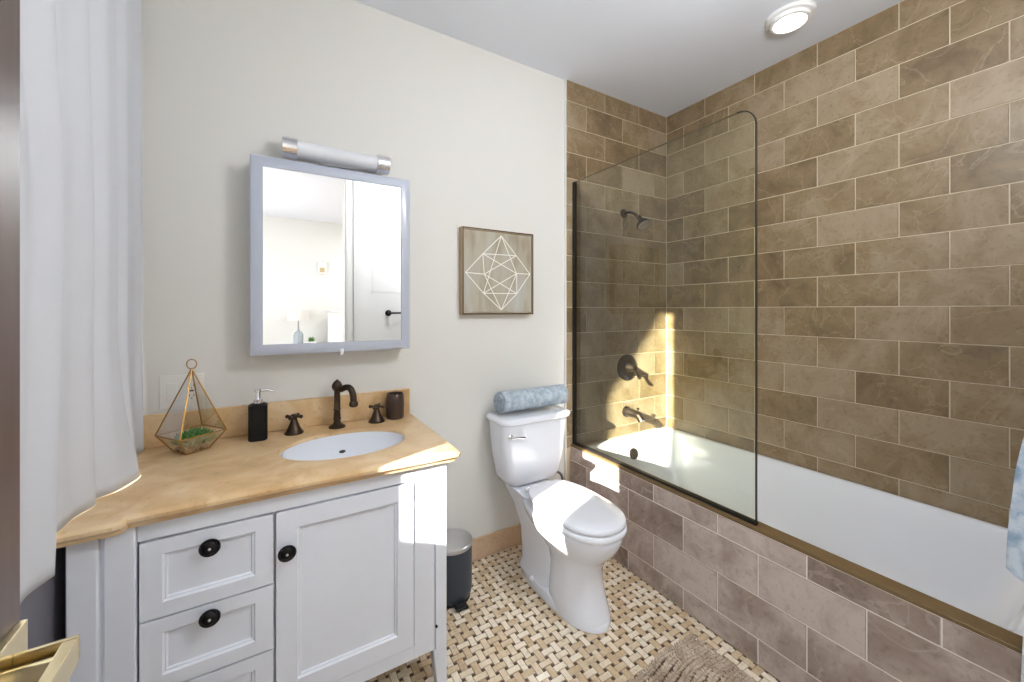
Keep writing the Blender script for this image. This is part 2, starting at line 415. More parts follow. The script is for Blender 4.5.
# baseboard along the back wall
bb = MB(); bb.box((0.5, D - 0.008, 0), (1.50, D, 0.112), 0)
tiles(bb, (0, D - 0.008, 0), (1, 0, 0), (0, 0, 1), (0, -1, 0), 0.5, 1.497, 0.0, 0.113, 0.305, 0.113, 1.155, 0.0, gap=0.002, m=1, odd=0)
struct('baseboard_back', bb, [M['grout'], M['base_tile']])
# tub apron
AX, AZ = 1.50, 0.478
M['apron_grout'] = mat('apron_grout', srgb(240, 234, 226), 0.9)
ap = MB(); ap.box((AX + 0.004, YN, 0), (AX + 0.06, D - 0.014, AZ), 0)
tiles(ap, (AX + 0.004, 0, 0), (0, 1, 0), (0, 0, 1), (-1, 0, 0), YN, D - 0.016, 0.0, AZ, PU, PV, 0.467, 0.399 - 3 * PV, m=1)
struct('wall_apron', ap, [M['apron_grout'], M['apron']])
lg = MB(); lg.box((AX + 0.002, YN + 0.002, AZ), (AX + 0.066, D - 0.016, AZ + 0.012))
struct('trim_4', lg, M['ledge'], bevel=0.002)

# ------------------------------------------------------------ bathtub
def rrect(x0, x1, y0, y1, r, z, n=6):
    pts = []
    for (cx, cy, a0) in ((x1 - r, y1 - r, 0), (x0 + r, y1 - r, PI/2), (x0 + r, y0 + r, PI), (x1 - r, y0 + r, 1.5*PI)):
        for k in range(n + 1):
            a = a0 + PI/2 * k / n; pts.append((cx + r * math.cos(a), cy + r * math.sin(a), z))
    return pts
tb = MB(); X0, X1, Y0, Y1 = 1.567, XR - 0.006, YN + 0.006, D - 0.016
rings = [rrect(X0, X1, Y0, Y1, 0.01, 0.06), rrect(X0, X1, Y0, Y1, 0.01, 0.462), rrect(X0 + 0.003, X1 - 0.003, Y0 + 0.003, Y1 - 0.003, 0.012, 0.466)]
for (ix, iy, z, rr) in ((0.020, 0.03, 0.466, 0.06), (0.026, 0.036, 0.462, 0.07), (0.030, 0.042, 0.45, 0.08), (0.050, 0.08, 0.30, 0.10),
                        (0.075, 0.12, 0.17, 0.12), (0.105, 0.16, 0.125, 0.13), (0.15, 0.22, 0.11, 0.13), (0.25, 0.5, 0.105, 0.05)):
    rings.append(rrect(X0 + ix * 0.8, X1 - ix, Y0 + iy * 1.1, Y1 - iy, rr, z))
tb.loft(rings)
tub = tag(obj('bathtub', tb, M['tubwhite'], origin=(1.95, 1.0, 0)), 'white built-in bathtub behind the tiled apron and glass screen', 'bathtub')
dr = MB().lathe([(0.001, 0.004), (0.018, 0.004), (0.028, 0.002), (0.03, 0)], (1.96, 1.48, 0.1055), n=28); obj('drain', dr, M['chrome'], tub)
of = MB().lathe([(0.035, 0), (0.035, 0.006), (0.02, 0.012), (0.001, 0.012)], (1.96, Y1 - 0.064, 0.37), (0, -1, 0.2), 28); obj('overflow_cover', of, M['bronze'], tub)

# ------------------------------------------------------------ glass screen
GX = 1.528
sc = thing('shower_screen', (GX, 1.3, AZ + 0.012), 'frameless glass shower screen standing on the tub ledge', 'shower screen')
GZ0, GZ1, GY0, GY1 = AZ + 0.012, 2.045, 0.793, D - 0.014
out = [(GY1, GZ0), (GY0, GZ0)] + [(GY0 + 0.07 - 0.07 * math.cos(a), GZ1 - 0.07 + 0.07 * math.sin(a)) for a in [PI/2 * k / 10 for k in range(11)]] + [(GY1, GZ1)]
gm = MB(); gm.add([(GX, y, z) for y, z in out], [tuple(range(len(out)))])
obj('glass_pane', gm, M['glass'], sc)
ed = MB(); path = [(GX, y, z) for y, z in out[1:]]
def strip(mb, pts, wx, th, m=0):
    # thin rectangular edging along a path in the glass plane
    rings = []
    P = [Vector(p) for p in pts]
    for i, p in enumerate(P):
        t = (P[min(i+1, len(P)-1)] - P[max(i-1, 0)]).normalized(); nrm = Vector((1, 0, 0)).cross(t)
        rings.append([p + Vector((wx/2, 0, 0)) + nrm*th/2, p - Vector((wx/2, 0, 0)) + nrm*th/2, p - Vector((wx/2, 0, 0)) - nrm*th/2, p + Vector((wx/2, 0, 0)) - nrm*th/2])
    mb.loft(rings, m=m)
strip(ed, path[:-1], 0.008, 0.004); obj('edge_trim', ed, M['dark_line'], sc)
ed = MB(); strip(ed, path[-2:], 0.008, 0.0025); obj('top_edge', ed, mat('glass_edge', srgb(104, 94, 70), 0.3), sc)
obj('wall_channel', MB().box((GX - 0.010, GY1 - 0.016, GZ0), (GX + 0.010, GY1 + 0.001, GZ1)), M['gasket'], sc, bevel=0.001)
obj('bottom_channel', MB().box((GX - 0.008, GY0 - 0.002, GZ0), (GX + 0.008, GY1 - 0.016, GZ0 + 0.012)), M['gasket'], sc, bevel=0.001)

# ------------------------------------------------------------ shower fittings
sh = thing('overhead_shower', (1.945, D - 0.014, 1.913), 'dark bronze shower head on a short arm high on the tiled end wall', 'shower head')
obj('flange', MB().lathe([(0.03, 0), (0.028, 0.006), (0.014, 0.012), (0.012, 0.02)], (1.945, D - 0.014, 1.913), (0, -1, 0), 28), M['bronze'], sh)
obj('arm', MB().tube(smooth_path([(1.945, D - 0.016, 1.913), (1.945, D - 0.06, 1.912), (1.945, D - 0.10, 1.895), (1.945, D - 0.135, 1.865)]), 0.0095), M['bronze'], sh)
hd = MB(); hd.sphere((1.945, D - 0.142, 1.86), 0.017)
hd.lathe([(0.012, 0.0), (0.018, 0.012), (0.030, 0.028), (0.042, 0.045), (0.044, 0.056), (0.04, 0.06)], (1.945, D - 0.145, 1.858), (0, -0.55, -0.83), 32)
obj('spray_head', hd, M['bronze'], sh)
obj('spray_face', MB().lathe([(0.038, 0), (0.036, 0.003), (0.001, 0.004)], Vector((1.945, D - 0.145, 1.858)) + Vector((0, -0.55, -0.83)).normalized() * 0.06, (0, -0.55, -0.83), 28), M['steel'], sh)
mv = thing('shower_mixer', (1.972, D - 0.014, 0.912), 'round dark bronze mixer valve with lever on the tiled end wall', 'shower valve')
obj('plate', MB().lathe([(0.085, 0), (0.085, 0.004), (0.078, 0.009), (0.04, 0.013), (0.001, 0.014)], (1.972, D - 0.014, 0.912), (0, -1, 0), 40), M['bronze'], mv)
obj('hub', MB().lathe([(0.03, 0), (0.026, 0.03), (0.02, 0.045), (0.018, 0.06), (0.001, 0.064)], (1.972, D - 0.026, 0.912), (0, -1, 0), 28), M['bronze'], mv)
obj('lever', MB().tube([(1.972, D - 0.075, 0.912), (1.99, D - 0.08, 0.88), (2.015, D - 0.085, 0.845)], [0.010, 0.008, 0.011]), M['bronze'], mv)
ts = thing('tub_spout', (1.965, D - 0.014, 0.625), 'dark bronze tub spout low on the tiled end wall', 'tub spout')
obj('spout_body', MB().tube(smooth_path([(1.965, D - 0.016, 0.625), (1.965, D - 0.07, 0.627), (1.965, D - 0.12, 0.618), (1.965, D - 0.145, 0.59)]), [0.026]*7 + [0.024]*6 + [0.022]*6, 20), M['bronze'], ts)
obj('flange', MB().lathe([(0.034, 0), (0.034, 0.006), (0.026, 0.010)], (1.965, D - 0.014, 0.625), (0, -1, 0), 28), M['bronze'], ts)
obj('diverter_knob', MB().lathe([(0.004, 0), (0.004, 0.02), (0.009, 0.024), (0.009, 0.03), (0.002, 0.034)], (1.965, D - 0.115, 0.636), (0, 0, 1), 16), M['bronze'], ts)

# ------------------------------------------------------------ ceiling light
cl = thing('ceiling_light', (2.05, 0.915, CEIL), 'round white recessed ceiling light over the bathtub', 'ceiling light')
obj('trim_ring', MB().lathe([(0.100, 0), (0.100, -0.004), (0.093, -0.012), (0.080, -0.014), (0.078, -0.03), (0.072, -0.032), (0.066, -0.030)], (2.05, 0.915, CEIL), n=48, cap0=False, cap1=False), M['door_white'], cl)
obj('lens', MB().lathe([(0.068, -0.029), (0.045, -0.033), (0.001, -0.034)], (2.05, 0.915, CEIL), n=40, cap0=False), M['lamp_lens'], cl)

# ------------------------------------------------------------ vanity
VY = 1.285   # face-frame plane
van = thing('vanity_cabinet', (0.05, 1.55, 0), 'white painted vanity cabinet on tapered legs under the honey stone top', 'cabinet')
VXL, VXR, VB = -0.400, 0.506, 0.136
ZT = ZC - 0.034
ca = MB()
ca.box((VXL, VY + 0.02, VB), (VXL + 0.018, D - 0.004, ZT)); ca.box((VXR - 0.018, VY + 0.02, VB), (VXR, D - 0.004, ZT))
ca.box((VXL + 0.018, VY + 0.02, VB), (VXR - 0.018, D - 0.004, VB + 0.018)); ca.box((VXL, D - 0.016, VB), (VXR, D - 0.004, ZT))
obj('carcass', ca, M['white_paint'], van)
ff = MB()
ff.box((-0.2855, VY, 0.724), (0.394, VY + 0.02, ZT)); ff.box((-0.2855, VY, VB), (0.394, VY + 0.02, 0.178))
ff.box((0.394, VY, VB), (0.464, VY + 0.02, ZT))
ff.box((-0.284, VY + 0.022, VB + 0.02), (0.394, VY + 0.03, ZT - 0.02))
obj('face_frame', ff, M['white_paint'], van, bevel=0.0015)
lp = MB()
lp.box((VXL, VY - 0.022, VB), (-0.348, VY + 0.02, ZT)); lp.box((-0.3495, VY - 0.006, VB + .001), (-0.3405, VY + 0.018, ZT - .001)); lp.box((-0.342, VY - 0.012, VB), (-0.286, VY + 0.02, ZT))
obj('corner_post', lp, M['white_paint'], van, bevel=0.004)
rp = MB(); rp.box((0.466, VY - 0.004, VB), (VXR, VY + 0.036, ZT))
obj('corner_post', rp, M['white_paint'], van, bevel=0.003)
def leg(xa, xb, ya, yb, sx, sy):
    m = MB(); t = 0.014
    top = [(xa, ya, VB), (xb, ya, VB), (xb, yb, VB), (xa, yb, VB)]
    bx0 = xa + (t if sx < 0 else 0); bx1 = xb - (t if sx > 0 else 0); by0 = ya + (t if sy < 0 else 0); by1 = yb - (t if sy > 0 else 0)
    m.loft([[(bx0, by0, 0), (bx1, by0, 0), (bx1, by1, 0), (bx0, by1, 0)], top]); return m
obj('leg', leg(0.458, VXR, VY - 0.004, VY + 0.044, -1, 1), M['white_paint'], van, bevel=0.002)
obj('leg', leg(VXL, VXL + 0.05, VY - 0.022, VY + 0.03, 1, 1), M['white_paint'], van, bevel=0.002)
obj('leg', leg(0.458, VXR, D - 0.06, D - 0.012, -1, -1), M['white_paint'], van, bevel=0.002)
obj('leg', leg(VXL, VXL + 0.05, D - 0.06, D - 0.012, 1, -1), M['white_paint'], van, bevel=0.002)
obj('bumper', MB().lathe([(0.004, 0), (0.004, 0.006), (0.001, 0.008)], (0.468, VY - 0.004, 0.218), (0, -1, 0), 12), M['black'], van)
def panel(x0, x1, z0, z1, sw, rw):
    """frame-and-panel front with a moulded step"""
    m = MB(); y = VY + 0.001; yf = y - 0.004
    def ring(a, b, ya_, yb_):
        A = [(x0+a, ya_, z0+a), (x1-a, ya_, z0+a), (x1-a, ya_, z1-a), (x0+a, ya_, z1-a)]
        return A
    def rr(dx, dz, yy): return [(x0+dx, yy, z0+dz), (x1-dx, yy, z0+dz), (x1-dx, yy, z1-dz), (x0+dx, yy, z1-dz)]
    m.loft([rr(0, 0, y + 0.018), rr(0, 0, yf), rr(sw - 0.010, rw - 0.010, yf), rr(sw - 0.006, rw - 0.006, yf + 0.005), rr(sw - 0.003, rw - 0.003, yf + 0.005), rr(sw, rw, yf + 0.010)])
    return m
def knob(parent, x, z):
    m = MB(); m.lathe([(0.007, 0), (0.007, 0.012), (0.012, 0.014)], (x, VY - 0.003, z), (0, -1, 0), 16)
    m.lathe([(0.014, 0.012), (0.021, 0.014), (0.023, 0.017), (0.021, 0.020), (0.017, 0.0195), (0.015, 0.022), (0.008, 0.024), (0.001, 0.025)], (x, VY - 0.003, z), (0, -1, 0), 32)
    for k in range(8):
        a = 2 * PI * k / 8; c = Vector((x + 0.0175 * math.cos(a), VY - 0.0225, z + 0.0175 * math.sin(a))); m.sphere(c, 0.0028, 8)
    kb = obj('knob', m, M['blackmetal'], parent)
    obj('knob_centre', MB().sphere((x, VY - 0.028, z), 0.0035, 10), M['steel'], kb)
for (za, zb, kz) in ((0.529, 0.719, 0.678), (0.349, 0.524, 0.498), (0.182, 0.344, 0.298)):
    dw = obj('drawer', panel(-0.281, -0.004, za, zb, 0.052, 0.045), M['white_paint'], van)
    knob(dw, -0.143, kz)
dd = obj('door', panel(0.003, 0.391, 0.182, 0.719, 0.062, 0.062), M['white_paint'], van)
knob(dd, 0.029, 0.609)

# countertop with a real oval hole
SX, SY, SA, SB = 0.222, 1.540, 0.208, 0.150
YM = 1.252
def ctop_outline(ins):
    # clockwise-ish outline of the stone top
    return [(XL + 0.008, D - 0.003), (XL + 0.008, YM - 0.025 + ins), (-0.315, YM - 0.025 + ins), (-0.303, YM - 0.018 + ins), (-0.297, YM + ins), (-0.15, YM + 0.004 + ins), (0.1, YM + 0.004 + ins), (0.35, YM + ins),
            (0.535 - ins, YM - 0.004 + ins), (0.548 - ins, YM + 0.006 + ins), (0.550 - ins, YM + 0.03), (0.550 - ins, D - 0.06), (0.548 - ins, D - 0.003)]
ct = bmesh.new()
def ring_at(z, ins): return [ct.verts.new((x, y, z)) for x, y in ctop_outline(ins)]
prof = [(ZC, 0.012), (ZC - 0.003, 0.005), (ZC - 0.009, 0.0), (ZC - 0.017, 0.0), (ZC - 0.022, 0.004), (ZC - 0.026, 0.010), (ZC - 0.034, 0.012)]
R = [ring_at(z, i) for z, i in prof]
for a, b_ in zip(R, R[1:]):
    for k in range(len(a)): ct.faces.new((a[k], a[(k+1) % len(a)], b_[(k+1) % len(a)], b_[k]))
NH = 48
hole = lambda z, e=0: [ct.verts.new((SX + (SA + e) * math.cos(2*PI*k/NH), SY + (SB + e) * math.sin(2*PI*k/NH), z)) for k in range(NH)]
H0, Ha, H1 = hole(ZC, 0.004), hole(ZC - 0.004, 0), hole(ZC - 0.034)
for a, b_ in ((H0, Ha), (Ha, H1)):
    for k in range(NH): ct.faces.new((a[k], a[(k+1) % NH], b_[(k+1) % NH], b_[k]))
def fillring(outer, inner):
    es = []
    for rg in (outer, inner):
        for k in range(len(rg)):
            e = ct.edges.get((rg[k], rg[(k+1) % len(rg)]))
            es.append(e)
    bmesh.ops.triangle_fill(ct, use_beauty=True, use_dissolve=False, edges=es)
fillring(R[0], H0); fillring(R[-1], H1)
bmesh.ops.recalc_face_normals(ct, faces=ct.faces)
me = bpy.data.meshes.new('countertop'); 
org = Vector((0.06, 1.55, ZT)); bmesh.ops.translate(ct, verts=ct.verts, vec=-org); ct.to_mesh(me); ct.free()
me.materials.append(M['marble'])
for p in me.polygons: p.use_smooth = True
me.set_sharp_from_angle(angle=math.radians(30))
cto = bpy.data.objects.new('countertop', me); COL.objects.link(cto); cto.location = org; WORLD['countertop'] = org
tag(cto, 'honey coloured stone countertop with moulded edge on the white vanity', 'countertop')
bs = MB(); bs.box((XL + 0.008, D - 0.022, ZC), (0.540, D - 0.001, ZC + 0.115)); obj('backsplash', bs, M['marble'], cto, bevel=0.004)
# sink
sk = MB(); rg = []
for (s_, z) in ((1.0, ZC - 0.036), (0.998, ZC - 0.010), (0.985, ZC - 0.010), (0.975, ZC - 0.03), (0.96, ZC - 0.05), (0.90, ZC - 0.09), (0.76, ZC - 0.125), (0.5, ZC - 0.145), (0.2, ZC - 0.152), (0.1, ZC - 0.153)):
    rg.append([(SX + SA * s_ * math.cos(2*PI*k/48), SY + SB * s_ * math.sin(2*PI*k/48), z) for k in range(48)])
for (s_, z) in ((0.1, ZC - 0.16), (0.52, ZC - 0.153), (0.8, ZC - 0.132), (0.95, ZC - 0.095), (1.0, ZC - 0.045)):
    rg.append([(SX + SA * s_ * math.cos(2*PI*k/48), SY + SB * s_ * math.sin(2*PI*k/48), z) for k in range(48)])
sk.loft(rg + [rg[0]], False, False)
snk = tag(obj('sink', sk, M['porcelain']), 'white oval undermount sink set in the stone countertop', 'sink')
obj('drain', MB().lathe([(0.024, 0), (0.022, 0.003), (0.001, 0.002)], (SX, SY, ZC - 0.1535), n=28), M['chrome'], snk)
oh = MB(); st0 = len(oh.v); oh.lathe([(0.012, 0), (0.012, 0.002), (0.001, 0.0025)], (SX + 0.005, SY + SB * 0.915, ZC - 0.075), (0, -1, 0.35), 20, sx=1, sy=0.5); obj('overflow_slot', oh, M['slot'], snk)

# ------------------------------------------------------------ faucet and taps
FY = 1.765
def tap(x, label):
    t = thing('tap_handle', (x, FY, ZC), label, 'tap handle', 'cross handles of the basin faucet')
    obj('base', MB().lathe([(0.034, 0), (0.034, 0.004), (0.030, 0.008), (0.024, 0.018), (0.018, 0.032), (0.013, 0.046), (0.011, 0.054), (0.001, 0.056)], (x, FY, ZC), n=28), M['bronze'], t)
    h = MB(); h.lathe([(0.009, 0.052), (0.012, 0.058), (0.013, 0.066), (0.010, 0.073), (0.001, 0.076)], (x, FY, ZC), n=20)
    for k in range(4):
        a = PI/4 + k * PI/2 + 0.25; d = Vector((math.cos(a), math.sin(a), 0))
        c = Vector((x, FY, ZC + 0.065)); h.tube([c, c + d * 0.016, c + d * 0.024], [0.006, 0.0045, 0.006]); h.sphere(c + d * 0.027, 0.0075, 12)
    obj('cross_handle', h, M['bronze'], t); return t
ta = tap(0.064, 'dark bronze cross tap left of the faucet beside the black dispenser')
def dup(root, loc, label):
    r_ = root.copy(); COL.objects.link(r_); r_.location = loc; r_['label'] = label
    for ch in list(root.children):
        c = ch.copy(); COL.objects.link(c); c.parent = r_
    return r_
dup(ta, (0.376, FY, ZC), 'dark bronze cross tap right of the faucet beside the dark cup')
fx = 0.219
fa = thing('faucet', (fx, FY, ZC), 'dark bronze vintage faucet with hooked spout behind the sink', 'faucet')
obj('column', MB().lathe([(0.032, 0), (0.032, 0.004), (0.024, 0.010), (0.015, 0.016), (0.013, 0.03), (0.016, 0.034), (0.014, 0.04), (0.0125, 0.07), (0.0155, 0.074), (0.0125, 0.078), (0.0115, 0.148), (0.016, 0.154)], (fx, FY, ZC), n=28), M['bronze'], fa)
obj('finial', MB().lathe([(0.014, 0.152), (0.020, 0.162), (0.0205, 0.172), (0.015, 0.184), (0.006, 0.192), (0.001, 0.197)], (fx, FY, ZC), n=24), M['bronze'], fa)
dv = Vector((0.62, -0.78, 0)); p0 = Vector((fx, FY, ZC + 0.160))
sp = [p0, p0 + dv*0.022 + Vector((0,0,-.003)), p0 + dv*0.045 + Vector((0,0,.006)), p0 + dv*0.068 + Vector((0,0,.004)), p0 + dv*0.082 + Vector((0,0,-.018)), p0 + dv*0.086 + Vector((0,0,-.05))]
fs = obj('spout', MB().tube(smooth_path(sp), 0.0125, 16), M['bronze'], fa)
obj('aerator', MB().lathe([(0.0105, 0.006), (0.016, 0), (0.018, -0.008), (0.016, -0.016), (0.010, -0.02)], sp[-1] + Vector((0, 0, 0)), n=20), M['bronze'], fs)

# soap dispenser
sx_, sy_ = -0.054, 1.748
sd_ = thing('soap_dispenser', (sx_, sy_, ZC), 'black soap dispenser with chrome pump on the countertop', 'soap dispenser')
m = MB()
def sq(hw, z, r=0.014): return rrect(sx_ - hw, sx_ + hw, sy_ - hw, sy_ + hw, min(r, hw * 0.9), z, 5)
m.loft([sq(0.027, ZC), sq(0.0305, ZC + 0.004, 0.016), sq(0.0305, ZC + 0.118, 0.016), sq(0.031, ZC + 0.128, 0.018), sq(0.022, ZC + 0.135, 0.018), sq(0.012, ZC + 0.137, 0.011)])
obj('bottle', m, M['black'], sd_)
m = MB(); m.lathe([(0.016, 0.134), (0.016, 0.146), (0.011, 0.149), (0.0085, 0.152), (0.0085, 0.176), (0.013, 0.178), (0.013, 0.186), (0.001, 0.188)], (sx_, sy_, ZC), n=24)
m.tube([(sx_, sy_, ZC + 0.182), (sx_ + 0.035, sy_ - 0.01, ZC + 0.183), (sx_ + 0.056, sy_ - 0.016, ZC + 0.176)], [0.006, 0.0045, 0.0035])
obj('pump', m, M['chrome'], sd_)

# cup
cx_, cy_ = 0.460, 1.784
m = MB(); m.lathe([(0.034, 0), (0.037, 0.003), (0.039, 0.03), (0.040, 0.055), (0.039, 0.085), (0.037, 0.108), (0.035, 0.110), (0.033, 0.108), (0.034, 0.05), (0.030, 0.006), (0.001, 0.005)], (cx_, cy_, ZC), n=40)
tag(obj('tumbler', m, mat('bronze_cup', srgb(88, 74, 68), 0.3, 0.75, nscale=20, namt=0.2)), 'dark bronze metal tumbler at the right end of the backsplash', 'cup')

# terrarium
tx, ty = -0.245, 1.728
te = thing('terrarium', (tx, ty, ZC), 'brass geometric glass terrarium with a succulent on the countertop', 'terrarium')
ang = [math.radians(a) for a in (-99, -9, 81, 171)]
wz, bz = ZC + 0.062, ZC + 0.004
Wc = [Vector((tx + 0.099 * math.cos(a), ty + 0.099 * math.sin(a), wz)) for a in ang]
Bc = [Vector((tx + 0.050 * math.cos(a), ty + 0.050 * math.sin(a), bz)) for a in ang]
Ap = Vector((tx, ty, ZC + 0.280))
m = MB()
for k in range(4):
    m.tube([Ap, Wc[k]], 0.0022, 8); m.tube([Wc[k], Wc[(k+1) % 4]], 0.0022, 8); m.tube([Wc[k], Bc[k]], 0.0022, 8); m.tube([Bc[k], Bc[(k+1) % 4]], 0.0025, 8)
obj('wire_frame', m, M['brass_dull'], te)
m = MB(); m.tube([Ap + Vector((0.016 * math.cos(a) * 0.9, 0.016 * math.cos(a) * -0.3, 0.016 + 0.016 * math.sin(a))) for a in [2*PI*k/24 for k in range(25)]], 0.0018, 8, caps=False)
obj('hanging_ring', m, M['brass_dull'], te)
m = MB()
for k in range(1, 4): m.add([Ap, Wc[k], Wc[(k+1) % 4]], [(0, 1, 2)])
for k in range(4): m.add([Wc[k], Wc[(k+1) % 4], Bc[(k+1) % 4], Bc[k]], [(0, 1, 2, 3)])
obj('glass_panel', m, M['clear'], te)
m = MB()
for k in range(150):
    a = random.random() * 2 * PI; r_ = 0.040 * math.sqrt(random.random())
    px, py = tx + r_ * math.cos(a), ty + r_ * math.sin(a)
    m.sphere((px, py, bz + 0.004 + random.random() * 0.008), random.uniform(0.003, 0.006), 6)
m.prism([(p.x * .92 + tx * .08, p.y * .92 + ty * .08) for p in Bc], bz, bz + 0.008)
g_ = obj('gravel', m, M['gravel'], te); g_['kind'] = 'stuff'
m = MB()
for (ox, oy, sc_) in ((-0.022, 0.012, 0.8), (0.018, -0.004, 1.0), (0.004, 0.022, .9), (-0.004, -0.02, .75), (.036, .012, .7)):
    for ringn, (cnt, tilt, ln) in enumerate(((7, 0.35, 0.050), (6, 0.75, 0.046), (5, 1.15, 0.040))):
        for k in range(cnt):
            a = 2 * PI * k / cnt + ringn * 0.4 + ox * 90
            base = Vector((tx + ox, ty + oy, bz + 0.020 + ringn * 0.004)); d = Vector((math.cos(a) * math.cos(tilt), math.sin(a) * math.cos(tilt), math.sin(tilt)))
            L_ = ln * sc_
            m.tube([base, base + d * L_ * 0.4, base + d * L_ * 0.75 + Vector((0, 0, .002)), base + d * L_ + Vector((0, 0, .005))], [0.004, 0.0098 * sc_, 0.0085 * sc_, 0.0008], 7)
obj('succulent', m, M['leaf'], te)

# outlet plate
ox0, ox1, oz0, oz1 = -0.352, -0.226, 0.932, 1.052
pl = MB(); pl.box((ox0, D - 0.005, oz0), (ox1, D, oz1))
opl = tag(obj('outlet_plate', pl, M['plate'], bevel=0.002), 'white double wall plate with switch and outlet behind the terrarium', 'outlet')
obj('rocker_switch', MB().box((ox0 + 0.020, D - 0.009, oz0 + 0.028), (ox0 + 0.050, D - 0.005, oz1 - 0.028)), M['plate'], opl, bevel=0.001)
so_ = obj('socket', MB().box((ox1 - 0.050, D - 0.009, oz0 + 0.028), (ox1 - 0.020, D - 0.005, oz1 - 0.028)), M['plate'], opl, bevel=0.001)
m = MB(); cxo = ox1 - 0.035
for zc in (oz0 + 0.042, oz1 - 0.042):
    m.box((cxo - 0.007, D - 0.0096, zc - 0.004), (cxo - 0.005, D - 0.0088, zc + 0.005)); m.box((cxo + 0.005, D - 0.0096, zc - 0.004), (cxo + 0.007, D - 0.0088, zc + 0.005))
    m.lathe([(0.0025, 0), (0.0025, 0.0008)], (cxo, D - 0.0088, zc - 0.009), (0, -1, 0), 10)
m.box((cxo - 0.006, D - 0.0102, 0.989), (cxo + 0.006, D - 0.0088, 0.995))
obj('socket_slots', m, M['slot'], so_)

# ------------------------------------------------------------ mirror cabinet
MY = 1.745; mx0, mx1, mz0, mz1 = -0.079, 0.516, 1.116, 1.863
mc = thing('mirror_cabinet', ((mx0 + mx1) / 2, D, mz0), 'mirrored medicine cabinet with pale grey border above the vanity', 'mirror')
obj('box', MB().box((mx0 + 0.004, MY + 0.014, mz0 + 0.004), (mx1 - 0.004, D - 0.001, mz1 - 0.004)), M['white_paint'], mc, bevel=0.001)
bw = 0.040
m = MB()
def rect(x0, x1, z0, z1, y): return [(x0, y, z0), (x1, y, z0), (x1, y, z1), (x0, y, z1)]
m.loft([rect(mx0, mx1, mz0, mz1, MY + 0.014), rect(mx0, mx1, mz0, mz1, MY + 0.004), rect(mx0 + 0.006, mx1 - 0.006, mz0 + 0.006, mz1 - 0.006, MY),
        rect(mx0 + bw - 0.003, mx1 - bw + 0.003, mz0 + bw - 0.003, mz1 - bw + 0.003, MY), rect(mx0 + bw, mx1 - bw, mz0 + bw, mz1 - bw, MY + 0.004)], True, False)
obj('border', m, M['mirror_frame'], mc)
obj('mirror_glass', MB().add(rect(mx0 + bw, mx1 - bw, mz0 + bw, mz1 - bw, MY + 0.003), [(0, 1, 2, 3)]), M['mirror'], mc)
obj('door_pull', MB().box((0.228, MY - 0.004, mz0 - 0.014), (0.242, MY + 0.010, mz0 + 0.012)), M['frosted'], mc, bevel=0.002)
obj('badge', MB().box((0.44, MY - 0.002, mz0 + 0.002), (0.50, MY + 0.001, mz0 + 0.010)), M['steel'], mc)

# vanity light bar
lb = thing('vanity_light', (0.228, D, 1.925), 'wall light bar with chrome end caps above the mirror cabinet', 'wall light')
LY, LZ = D - 0.062, 1.925
obj('back_plate', MB().box((0.16, D - 0.02, LZ - 0.03), (0.30, D - 0.001, LZ + 0.03)), M['chrome'], lb, bevel=0.003)
obj('diffuser_tube', MB().lathe([(0.031, 0), (0.031, 0.36)], (0.048, LY, LZ), (1, 0, 0), 32), M['frosted'], lb)
obj('rail', MB().box((0.05, LY + 0.028, LZ - 0.024), (0.41, D - 0.012, LZ + 0.010)), M['steel'], lb, bevel=0.002)
for xx in (0.022, 0.378):
    obj('end_cap', MB().lathe([(0.036, 0), (0.040, 0.003), (0.040, 0.052), (0.036, 0.055)], (xx, LY, LZ), (1, 0, 0), 36), M['chrome'], lb)

# ------------------------------------------------------------ framed picture
PX0, PX1, PZ0, PZ1 = 0.797, 1.222, 1.262, 1.703; PY = D - 0.038
pc = thing('framed_picture', ((PX0 + PX1) / 2, D, PZ0), 'square framed picture of a white line polyhedron on beige above the toilet', 'picture')
m = MB(); t_ = 0.010
m.box((PX0, PY, PZ0), (PX0 + t_, D - 0.001, PZ1), 0); m.box((PX1 - t_, PY, PZ0), (PX1, D - 0.001, PZ1), 0)
m.box((PX0 + t_, PY, PZ0), (PX1 - t_, D - 0.001, PZ0 + t_), 0); m.box((PX0 + t_, PY, PZ1 - t_), (PX1 - t_, D - 0.001, PZ1), 0)
obj('frame', m, M['frame_gold'], pc)
m = MB(); e = 0.0006; a_, b_ = 0.001, 0.007
for (x0, x1, z0, z1) in ((PX0 + a_, PX0 + b_, PZ0 + a_, PZ1 - a_), (PX1 - b_, PX1 - a_, PZ0 + a_, PZ1 - a_), (PX0 + b_, PX1 - b_, PZ0 + a_, PZ0 + b_), (PX0 + b_, PX1 - b_, PZ1 - b_, PZ1 - a_)):
    m.box((x0, PY - e, z0), (x1, PY + 0.002, z1))
obj('frame_face', m, M['frame_dark'], pc)
cx0, cx1, cz0, cz1 = PX0 + t_ + 0.002, PX1 - t_ - 0.002, PZ0 + t_ + 0.002, PZ1 - t_ - 0.002; CYc = PY + 0.005
can = obj('canvas', MB().box((cx0, CYc, cz0), (cx1, CYc + 0.02, cz1)), M['canvas'], pc)
P = dict(T=(.53, .965), B=(.53, .03), L=(.02, .48), R=(.98, .50), UL=(.26, .72), UR=(.76, .73), LL=(.27, .235), LR=(.77, .24), IL=(.28, .47), IR=(.765, .50))
m = MB()
